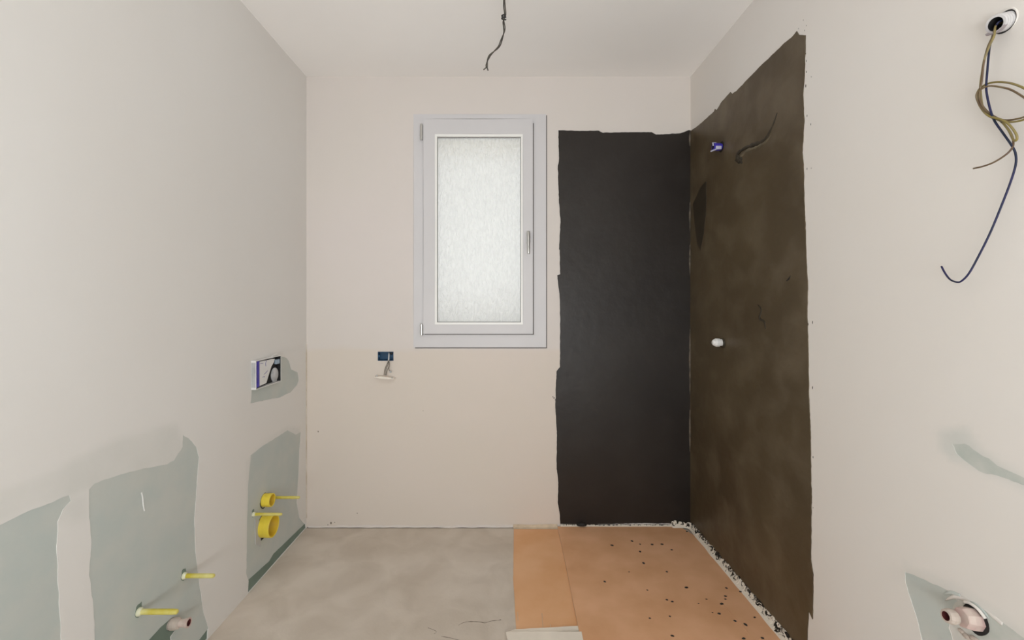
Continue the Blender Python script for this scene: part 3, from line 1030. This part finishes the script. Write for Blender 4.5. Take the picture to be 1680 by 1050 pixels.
# right wall stub
p = Rw(1600, 1016)
t_ = thing('water_pipe_stub', 'pink plugged water pipe in a rough hole at the lower right of the right wall', 'pipe stub', p)
bm = bmesh.new()
pts = [(p.y + math.cos(a_) * (.030 + .004 * noise.noise(Vector((math.cos(a_), math.sin(a_), 3)))), p.z + math.sin(a_) * (.034 + .005 * noise.noise(Vector((math.cos(a_), math.sin(a_), 7))))) for a_ in [2 * math.pi * k / 24 for k in range(24)]]
add_prism(bm, pts, PR, -.0006, .0006)
finish('rough_hole', bm, 'dark', t_)
bm = bmesh.new()
ax = Vector((-1, 0.02, 0.10)).normalized()
add_lathe(bm, p - ax * .02, ax, [(0, .0235), (.028, .0245), (.040, .024), (.052, .021), (.053, .019), (.053, 0)], 8)
finish('hex_plug', bm, 'pink', t_)
bm = bmesh.new()
add_lathe(bm, p + ax * .030, ax, [(.018, .015), (.024, .0165), (.032, .0165), (.038, .0145), (.039, .010)], 12)
finish('plug_nose', bm, 'pink_pale', t_)
bm = bmesh.new()
add_lathe(bm, p + ax * .030, ax, [(.0385, .0102), (.026, .0085), (.026, 0)], 12)
finish('plug_socket', bm, 'red_in', t_)
bm = bmesh.new()
q = [p + Vector((-.004, -.026 + .0, .020)), p + Vector((-.006, -.012, .032)), p + Vector((-.006, .006, .034)), p + Vector((-.004, .02, .028))]
add_tube(bm, smooth_path(q, 5), .0035, 8)
finish('plaster_rim', bm, 'plaster_r', t_, smooth=True)
bm = bmesh.new()
for k, (a_, b_) in enumerate(((1578, 1036), (1586, 1044), (1600, 1050))):
    pp = Rw(a_, b_)
    bmesh.ops.create_uvsphere(bm, u_segments=10, v_segments=6, radius=.009 + .002 * k, matrix=Matrix.Translation(pp) @ Matrix.Diagonal((.5, 1, .6, 1)))
finish('plaster_crumbs', bm, 'pink_pale', t_, kind='stuff')
# curved trowel smears above it
for k, pts in enumerate((((1551, 985), (1566, 979), (1585, 984), (1600, 996)), ((1580, 990), (1596, 990), (1612, 1002), (1625, 1018)), ((1615, 1000), (1630, 1012), (1645, 1024)), ((1548, 975), (1560, 972), (1576, 978)))):
    bm = bmesh.new()
    add_tube(bm, smooth_path([Rw(a_, b_, -.0004) for a_, b_ in pts], 6), [.0006 + .0045 * math.sin(math.pi * i / 18) for i in range(19)], 8)
    for v in bm.verts:
        v.co.x = XR + (v.co.x - XR) * .3
    finish('plaster_smear', bm, 'board' if k % 2 else 'plaster_r', wr, smooth=True)

# ------------------------------------------------------------------ shower fittings
p = Rw(1184.5, 241)
t_ = thing('pipe_cap', 'small royal blue and white capped pipe high on the dark shower wall', 'pipe cap', p)
bm = bmesh.new(); add_lathe(bm, p + Vector((.02, 0, 0)), (-1, 0, 0), [(0, .015), (.024, .016), (.034, .019), (.064, .019), (.066, .016), (.066, .012)], 20)
finish('cap_body', bm, 'royal', t_)
bm = bmesh.new(); add_lathe(bm, p + Vector((-.0455, 0, 0)), (-1, 0, 0), [(0, .012), (-.012, .010), (-.012, 0)], 20)
finish('cap_bore', bm, 'dark', t_)
bm = bmesh.new()
add_tube(bm, smooth_path([p + Vector((-.03, .0, .020)), p + Vector((-.048, 0, .020)), p + Vector((-.052, -.012, .014)), p + Vector((-.053, -.017, 0))], 4), .003, 8)
add_box(bm, p.x - .040, p.x - .012, p.y - .021, p.y - .012, p.z - .018, p.z - .001, .002)
add_tube(bm, [p + Vector((-.035, -.012, -.016)), p + Vector((-.062, -.008, -.026))], .0035, 8)
finish('white_clip', bm, mat('lilac_white_plastic', (.55, .54, .66), .4, var=.2, scale=40), t_)
bm = bmesh.new(); add_lathe(bm, p + Vector((-.0034, 0, 0)), (-1, 0, 0), [(0, 0), (0, .027)], 16)
finish('dark_hole', bm, 'dark', t_)

p = Rw(1187.5, 562)
t_ = thing('test_plug', 'white rounded test plug at mid height on the dark shower wall', 'plug', p)
bm = bmesh.new(); add_lathe(bm, p + Vector((.01, 0, 0)), (-1, 0, 0), [(0, .017), (.032, .018), (.034, .021), (.050, .0215), (.060, .017), (.068, .010), (.070, 0)], 10)
finish('plug_head', bm, 'white', t_)
bm = bmesh.new(); add_lathe(bm, p + Vector((-.0033, 0, -.003)), (-1, 0, 0), [(0, 0), (.002, .026), (.004, .024), (.010, .019)], 18)
finish('sealing_ring', bm, 'ridge', t_)

# ------------------------------------------------------------------ back wall: socket box
a, b = Bw(619.8, 577), Bw(645.6, 592)
t_ = thing('socket_box', 'blue flush-mounted electrical box set into the wall below the window', 'electrical box', (Bw(632, 592)))
bm = bmesh.new()
e = 0.003
y1 = YB + .04
add_box(bm, a.x + .0008, a.x + e, YB - .002, y1, b.z + .0008, a.z - .0008)
add_box(bm, b.x - e, b.x - .0008, YB - .002, y1, b.z + .0008, a.z - .0008)
add_box(bm, a.x + e, b.x - e, YB - .002, y1, a.z - e, a.z - .0008)
add_box(bm, a.x + e, b.x - e, YB - .002, y1, b.z + .0008, b.z + e)
add_box(bm, a.x + e, b.x - e, y1 - .002, y1, b.z + e, a.z - e)
add_box(bm, a.x + e, a.x + .012, YB + .002, YB + .012, (a.z + b.z) / 2 - .008, (a.z + b.z) / 2 + .008, .002)
add_box(bm, b.x - .012, b.x - e, YB + .002, YB + .012, (a.z + b.z) / 2 - .008, (a.z + b.z) / 2 + .008, .002)
finish('box_shell', bm, 'blue', t_)
bm = bmesh.new()
q = Bw(642.5, 579.5, -.01)
add_lathe(bm, (q.x, YB + .03, q.z), (0, -1, 0), [(0, .008), (.028, .008), (.028, 0)], 14)
finish('conduit_entry', bm, 'dark', t_)

w_ = thing('hanging_wires', 'grey twisted wires hanging out of the blue box on the window wall', 'wires', Bw(636, 592))
bm = bmesh.new()
add_tube(bm, smooth_path([Bw(638, 578.5, -.025), Bw(638.2, 580, -.005), Bw(638, 585, .012), Bw(637.6, 592, .018)], 5), .0035, 10)
finish('white_sheath', bm, 'white', w_, smooth=True)
for off, pts in ((.018, [(637.8, 591), (635, 597), (632, 604), (630.5, 610), (630, 616)]),
                 (.022, [(638, 591), (636, 599), (633, 606), (633, 611), (632, 616)]),
                 (.026, [(638, 591), (638.8, 598), (637, 604), (635, 608), (634, 616)]),
                 (.020, [(638, 591), (638.5, 600), (638, 606), (640.5, 610), (641, 610.5)])):
    bm = bmesh.new()
    add_tube(bm, smooth_path([Bw(c[0], c[1], off + i * .002) for i, c in enumerate(pts)], 6), .0019, 8)
    finish('wire', bm, 'w_grey', w_, smooth=True)
bm = bmesh.new()
q = Bw(641, 609.5, .026)
add_box(bm, q.x - .006, q.x + .005, q.y - .006, q.y + .006, q.z - .007, q.z + .004, .002)
finish('connector', bm, 'grey_pl', w_)

s_ = thing('socket_bracket', 'white flat socket mounting bracket dangling edge-on from the wires', 'bracket', Bw(631.5, 619, .03))
bm = bmesh.new()
a = Bw(615.5, 617.6, .03); b = Bw(647.6, 620.8, .03)
d = (b - a)
n_ = 12
prev = None
for k in range(n_ + 1):
    c = a + d * (k / n_)
    hh = .0026 if 1 < k < n_ - 1 else .0016
    if 3 <= k <= 9:
        hh = .0055
    ring = [bm.verts.new(c + Vector((0, sgn * .020, zz))) for sgn, zz in ((-1, hh), (1, hh), (1, -hh), (-1, -hh))]
    if prev:
        for j in range(4):
            bm.faces.new((prev[j], prev[(j + 1) % 4], ring[(j + 1) % 4], ring[j]))
    else:
        bm.faces.new(ring)
    prev = ring
bm.faces.new(prev[::-1])
finish('plate', bm, mat('cream_bracket', (.86, .80, .72), .5, var=.1, scale=30), s_)
bm = bmesh.new()
add_box(bm, a.x + .008, a.x + .014, a.y - .004, a.y + .004, a.z + .001, a.z + .010, .001)
finish('screw_lug', bm, 'grey_pl', s_)
bm = bmesh.new()
add_box(bm, b.x - .020, b.x - .012, b.y - .004, b.y + .004, b.z + .002, b.z + .007, .001)
finish('screw_lug', bm, 'grey_pl', s_)

# ------------------------------------------------------------------ ceiling wires
YW = 1.9


def Cw(px, py, dx=0., dy=0.):
    return Vector(((px - VX) * YW / F + dx, YW + dy, CAMZ + (VY - py) * YW / F))


c_ = thing('ceiling_wires', 'thin dark twisted wires with a knot hanging from the ceiling', 'wires', (Cw(827, 0).x, YW, ZC))
path = [(827.3, 6), (828.7, 24), (826, 34), (827.3, 45), (826.7, 53), (823, 65), (818.7, 76), (810.7, 84), (804, 90.7), (800, 98.7), (798.4, 106.7)]
top = [Vector((Cw(826.6, 0).x, YW, ZC + .002)), Cw(827, -25)]
for k in range(2):
    bm = bmesh.new()
    q = []
    base_ = top + [Cw(*c) for c in path]
    sm = smooth_path(base_, 8)
    for i, v in enumerate(sm):
        ph = i * .16 + k * math.pi
        q.append(v + Vector((math.cos(ph) * .0030, math.sin(ph) * .0030, 0)))
    tail = [(797.6, 111), (793.3, 114.4)] if k == 0 else [(799.3, 111), (800.7, 115.7)]
    q += [Cw(*c) for c in tail]
    add_tube(bm, q, .0026, 8)
    finish('wire', bm, 'w_dark', c_, smooth=True)
bm = bmesh.new()
kc = Cw(826.4, 28)
q = []
for i in range(34):
    t = i / 33 * 2 * math.pi * 2.1
    q.append(kc + Vector((math.cos(t) * .0085, math.sin(t) * .008, (i / 33 - .5) * .022 + math.sin(t) * .003)))
add_tube(bm, q, .0030, 8)
finish('knot', bm, mat('dark_wire', (.03, .027, .03), .5, var=.3, scale=40), c_, smooth=True)
bm = bmesh.new()
add_lathe(bm, (top[0].x, YW, ZC + .0005), (0, 0, -1), [(0, 0), (.001, .022), (.003, .020), (.003, .010)], 20)
finish('ceiling_hole', bm, 'dark', c_)

# ------------------------------------------------------------------ right wall: conduit and wires
pb = Rw(1651, 35)
t_ = thing('conduit_end', 'torn white conduit end sticking out high on the right wall', 'conduit', pb)
ax = Vector((-.93, -.12, -.28)).normalized()
bm = bmesh.new()
prof = []
for k in range(13):
    prof.append((k * .0035, .0185 + (.0010 if k % 2 else 0)))
add_lathe(bm, pb - ax * .012, ax, prof + [(.042, .0140), (.018, .0135)], 28)
finish('conduit_tube', bm, 'conduit', t_)
bm = bmesh.new()
add_lathe(bm, pb - ax * .012, ax, [(.0415, .0137), (.006, .0132), (.006, 0)], 28)
finish('conduit_bore', bm, 'dark', t_)
mouth = pb + ax * .030
bm = bmesh.new()
u_, v_ = frame_of(ax)
lip = []
for k in range(9):
    a_ = math.pi * (1.05 + .085 * k)
    d_ = Vector((0, 0, 0))
    d_ = u_ * math.cos(a_) + v_ * math.sin(a_)
    lip.append(d_)
lo = min(range(0, 36), key=lambda k: (u_ * math.cos(k * math.pi / 18) + v_ * math.sin(k * math.pi / 18)).z)
prev = None
for k in range(-5, 6):
    a_ = (lo + k * 1.1) * math.pi / 18
    d_ = u_ * math.cos(a_) + v_ * math.sin(a_)
    ext = .016 * math.cos(k / 5 * 1.3) + .002
    ring = [bm.verts.new(mouth + d_ * .0192 - ax * .006), bm.verts.new(mouth + d_ * .0205 + ax * ext), bm.verts.new(mouth + d_ * .0190 + ax * ext), bm.verts.new(mouth + d_ * .0178 - ax * .006)]
    if prev:
        for j in range(4):
            bm.faces.new((prev[j], prev[(j + 1) % 4], ring[(j + 1) % 4], ring[j]))
    prev = ring
finish('torn_lip', bm, mat('lilac_grey_plastic', (.38, .33, .34), .6, var=.2, scale=30), t_)
bm = bmesh.new()
add_lathe(bm, (pb.x - .0005, pb.y + .002, pb.z), (-1, 0, 0), [(0, 0), (0, .0235)], 24)
finish('rough_hole', bm, 'dark', t_)
bm = bmesh.new()
q = [Vector((XR - .0015, pb.y + .023 * math.cos(a_), pb.z + .025 * math.sin(a_))) for a_ in [math.radians(k) for k in range(20, 260, 12)]]
add_tube(bm, q, [.0006 + .0015 * math.sin(math.pi * i / (len(q) - 1)) for i in range(len(q))], 8)
finish('plaster_rim', bm, 'plaster_r', t_, smooth=True)

starts = [mouth - ax * .03, mouth - ax * .005]


def hang(name, label, pts, m, off0=.03, r=.0021, dz=0):
    tt = thing(name, label, 'wire', starts[0], group='loose wires out of the conduit')
    bm = bmesh.new()
    P3 = [s + Vector((dz * .6, dz, 0)) for s in starts]
    n = len(pts)
    for i, (px, py) in enumerate(pts):
        o = off0 + .010 * math.sin(i * .55 + dz * 400)
        P3.append(Rw(px, py, o))
    add_tube(bm, smooth_path(P3, 6), r, 8)
    o = finish('insulation', bm, m, tt, smooth=True)
    return tt


hang('electric_wire', 'yellow-green wire in a wide loop out of the conduit on the right wall',
     [(1631, 59), (1623, 76), (1615, 98), (1611, 121), (1608.5, 142), (1610, 164), (1614, 180), (1624, 191), (1640, 197), (1660, 200), (1682, 195), (1697, 180), (1698, 160), (1682, 146),
      (1660, 137), (1637, 134.5), (1619, 138), (1606, 147), (1603, 160), (1609, 176), (1622, 190), (1642, 196), (1656, 205), (1667, 220), (1668, 229), (1663, 230), (1655, 214), (1645, 201)], 'w_yellow', .034, .0021, .004)
hang('electric_wire', 'brown wire in a loop whose short end points left, on the right wall',
     [(1629, 59), (1621, 76), (1614, 103), (1611, 130), (1607, 160), (1617, 180), (1637, 194), (1656, 197), (1685, 190), (1699, 175), (1683, 162), (1660, 148), (1642, 143), (1623, 141), (1609, 147), (1602, 156),
      (1606, 169), (1622, 187), (1637, 195), (1651, 208), (1660, 222), (1662.5, 236), (1659, 245), (1648.6, 255), (1631, 266), (1614, 272.5), (1597, 276.5)], 'w_brown', .030, .0019, 0)
hang('electric_wire', 'long dark blue wire ending in a hook, hanging down the right wall',
     [(1628, 60), (1624, 76), (1622, 91), (1620, 114), (1618, 142), (1620, 160), (1625.6, 183), (1632, 199), (1646, 219), (1660, 239), (1666, 252), (1666.4, 269.5), (1658.5, 297), (1643.6, 336),
      (1624, 383), (1604, 423), (1590, 448), (1579, 460), (1571, 463), (1559.5, 459), (1551, 449), (1544.6, 437)], 'w_blue', .026, .0020, -.004)

# ------------------------------------------------------------------ cardboard on the floor
def sheet(name, label, outline, h, th, m, seed, edge='card_edge', lift=0.003, part=True):
    """corrugated sheet lying on the floor, slightly wavy"""
    pts = [(Fl(px, py).x, Fl(px, py).y) for px, py in outline]
    cx = sum(p[0] for p in pts) / len(pts); cy = sum(p[1] for p in pts) / len(pts)
    ol = rough(pts, .03, .0012, seed)
    n = len(ol)
    ol = ccw(ol)
    co_ = list(ol)
    x0 = min(p.x for p in ol); x1 = max(p.x for p in ol); y0 = min(p.y for p in ol); y1_ = max(p.y for p in ol)
    yy = y0 + .02
    while yy < y1_:
        xx = x0 + .02
        while xx < x1:
            if inside([tuple(p) for p in ol], xx, yy):
                co_.append(Vector((xx, yy)))
            xx += .035
        yy += .035
    r = delaunay_2d_cdt(co_, [], [list(range(n))], 0, 1e-6)

    def hz(x, y):
        return h + lift * (0.5 + 0.5 * noise.noise(Vector((x * 3, y * 3, seed))))
    bm = bmesh.new()
    vt = [bm.verts.new((c.x, c.y, hz(c.x, c.y) + th)) for c in r[0]]
    vb = [bm.verts.new((c.x, c.y, hz(c.x, c.y))) for c in r[0]]
    cnt = {}
    for fi, f in enumerate(r[2]):
        if r[5][fi]:
            bm.faces.new([vt[i] for i in f]); bm.faces.new([vb[i] for i in f][::-1])
            for a, b in zip(f, f[1:] + f[:1]):
                k = (min(a, b), max(a, b)); cnt[k] = cnt.get(k, 0) + 1
    side = []
    for (a, b), c in cnt.items():
        if c == 1:
            side.append(bm.faces.new((vt[a], vt[b], vb[b], vb[a])))
    for f in side:
        f.material_index = 1
    me = bm_mesh(bm, name)
    o = link(name, me, m, label=label, cat='cardboard', group=None)
    me.materials.append(M[edge])
    return o, hz


sn, hzn = sheet('cardboard_sheet', 'narrow brown cardboard sheet beside the bare screed floor',
     [(843, 869), (919, 869.5), (934, 930), (952, 1010), (957, 1034), (900, 1035.5), (847, 1037), (842, 950)], .0005, .003, 'card2', 41, lift=.002)
sw, hzw = sheet('cardboard_sheet', 'wide brown cardboard sheet with dark mortar crumbs covering the shower floor',
     [(914.5, 867.5), (1000, 866.5), (1112, 866), (1142, 884), (1180, 925), (1240, 996), (1300, 1066), (1370, 1149), (1380, 1160), (972, 1150), (955, 1070), (950, 1040), (926, 920)], .0085, .0040, 'card', 42, lift=.0025)
# folds in the sheets
bm = bmesh.new()
q = smooth_path([Fl(a_, b_, .0140) for a_, b_ in ((1184, 990), (1195, 1002), (1205, 1014), (1216, 1024), (1228, 1040))], 4)
add_tube(bm, q, .0018, 6)
finish('crease', bm, 'card', sw, smooth=True)
bm = bmesh.new()
bm.free()
for pts in (((889, 1006), (890, 1020), (891, 1032)), ((849, 1004), (850, 1018)), ((903, 1024), (904, 1031))):
    bm = bmesh.new()
    add_tube(bm, smooth_path([Fl(a_, b_, .0050) for a_, b_ in pts], 3), .0009, 6)
    finish('crease', bm, 'card_edge', sn)

# white cardboard strip across the narrow sheet
wc = thing('white_card_strip', 'folded white card strip lying across the near end of the narrow cardboard', 'cardboard', Fl(890, 1050))
bm = bmesh.new()
for (pts, h0, th) in (([(830, 1041), (845, 1036), (900, 1033), (951, 1030), (954, 1038), (900, 1040), (860, 1042), (834, 1044)], .006, .003),
                      ([(830, 1043), (860, 1042), (954, 1042), (957, 1056), (958, 1068), (836, 1070)], .0115, .003)):
    ol = [(Fl(a_, b_).x, Fl(a_, b_).y) for a_, b_ in pts]
    add_prism(bm, rough(ol, .015, .0012, 51), PF, h0, h0 + th)
finish('card_layer', bm, 'white_card', wc)

# upturned pale edge of the card along the wall
bm = bmesh.new()
x = Bw(842, 866).x; xe = Bw(916, 866).x
prev = None
while x < xe + .001:
    h = .012 + .006 * noise.noise(Vector((x * 9, 3, 1)))
    ring = [bm.verts.new(c) for c in ((x, YB - .026, .0062), (x, YB - .012, .0085), (x, YB - .004, .010 + h * .5), (x, YB - .002, .010 + h))]
    if prev:
        for k in range(3):
            bm.faces.new((prev[k], prev[k + 1], ring[k + 1], ring[k]))
    prev = ring
    x += .008
o = finish('upturned_edge', bm, 'card_edge', sn)

# ragged edging strip round the shower floor
def edging():
    path_ = []
    x_ = Bw(919, 866).x
    while x_ < XR - .05:
        path_.append((Vector((x_, YB - .0035, 0)), Vector((0, -1, 0)))); x_ += .006
    for k in range(8):
        a_ = math.pi / 2 * k / 8
        path_.append((Vector((XR - .05 + .0465 * math.sin(a_), YB - .05 + .0465 * math.cos(a_), 0)), Vector((-math.sin(a_), -math.cos(a_), 0))))
    y_ = YB - .05
    while y_ > 1.60:
        path_.append((Vector((XR - .0035, y_, 0)), Vector((-1, 0, 0)))); y_ -= .006
    bm = bmesh.new()
    ls = bm.verts.layers.float.new('smear')
    prev = None
    for i, (p, nn) in enumerate(path_):
        s = i * .006
        along = 1.0 if i > 110 else 0.0
        wdt = (.006 + .014 * along) * (1 + .25 * noise.noise(Vector((s * 12, 1, 1))))
        hh = (.007 + .022 * along) * (1 + .35 * noise.noise(Vector((s * 30, 4, 1))) + .25 * noise.noise(Vector((s * 120, 4, 1))))
        jit = .003 * noise.noise(Vector((s * 90, 8, 1)))
        z0 = .0145
        ring = [bm.verts.new(c) for c in (p + nn * (wdt + .004) + Vector((0, 0, z0)), p + nn * wdt + Vector((0, 0, z0 + .004)),
                                          p + nn * (wdt * .55 + jit) + Vector((0, 0, z0 + hh * .45 + jit)), p + nn * (.003 + abs(jit)) + Vector((0, 0, z0 + hh)), p + nn * .0004 + Vector((0, 0, z0 + hh + .001)), p + nn * .0004 + Vector((0, 0, 0.0005)), p + nn * (wdt + .004) + Vector((0, 0, 0.0135)))]
        for v, sm in zip(ring, (-.3, -.18, -.03 if along else -.10, .03 if along else .0, .06, .06, -.3)):
            v[ls] = sm + .10 * noise.noise(Vector((s * 18, 2, 9)))
        if prev:
            for k in range(len(ring)):
                k2 = (k + 1) % len(ring)
                bm.faces.new((prev[k], prev[k2], ring[k2], ring[k]))
        prev = ring
    o = finish('edging_strip', bm, 'edging', label='ragged white edging strip smeared with dark mortar along the foot of the shower walls', cat='edging')
    return o


edging()

# mortar crumbs, each its own thing
def crumb_mesh(seed):
    bm = bmesh.new()
    bmesh.ops.create_icosphere(bm, subdivisions=2, radius=1)
    for v in bm.verts:
        v.co *= 1 + .35 * noise.noise(v.co * 1.7 + Vector((seed, 0, 0)))
        v.co.z = max(v.co.z, -.35)
    return bm_mesh(bm, 'mortar_crumb', True)


cms = [crumb_mesh(s * 7.3) for s in range(3)]
for me in cms:
    me.materials.append(M['mortar'])
crs = [(1037, 888, 1.1), (1004, 895, 1.1), (1050, 893, .7), (1070, 893.5, 1.1), (1086, 893, 1.0), (1050, 905, 1.0), (1056, 924, 1.1), (1102, 902, .8), (992, 954, .9), (1094, 938, .8), (1126, 964, 1.0), (1094, 984, .8), (1103, 987, .9),
       (1062, 968, .6), (1066, 1014, .7), (1099, 1011, .7), (1103, 1043, .9), (1184, 991, 1.1), (1180, 1007, 1.0), (1190, 978, .8), (1190, 983, .7), (1192, 965, .9), (1159, 983, .6), (1146, 990, .5), (1206, 1019, .9), (1223, 1025, 1.1),
       (1220, 1048, 1.0), (1251, 1047, .9), (1265, 1025, .8), (1238, 1013, .7), (1215, 971, .9), (1032, 938, .5), (1169, 1005, .5), (1127, 872, .9)]
rs = random.Random(3)
for i, (px, py, s) in enumerate(crs):
    o = bpy.data.objects.new('mortar_crumb', cms[i % 3])
    g = Fl(px, py, .0145)
    z = hzw(g.x, g.y) + .0040
    r_ = .0058 * s
    o.scale = (r_ * 1.25, r_ * .8, r_ * .62)
    o.location = (g.x, g.y, z + .35 * o.scale[2] - .0004)
    o.rotation_euler = (0, 0, rs.uniform(-1.0, 0.3))
    if px > 1140 and py > 900:
        zone = ('small dark mortar crumb on the cardboard beside the edging along the right wall', 'mortar crumbs beside the right wall edging')
    elif py < 930:
        zone = ('small dark mortar crumb on the far end of the wide cardboard, towards the window wall', 'mortar crumbs at the far end of the cardboard')
    else:
        zone = ('small dark mortar crumb on the near middle of the wide cardboard sheet', 'mortar crumbs in the near middle of the cardboard')
    o['label'], o['group'] = zone
    o['category'] = 'mortar crumb'
    COL.objects.link(o)
# one larger lump by the back wall
o = bpy.data.objects.new('mortar_lump', cms[1].copy())
g = Fl(953, 865, .03)
o.scale = (.026, .012, .014)
o.location = (Bw(953, 862).x, YB - .020, .028)
o['label'] = 'largest dark mortar lump on the white edging below the left part of the dark coat'
o['category'] = 'mortar lump'
COL.objects.link(o)
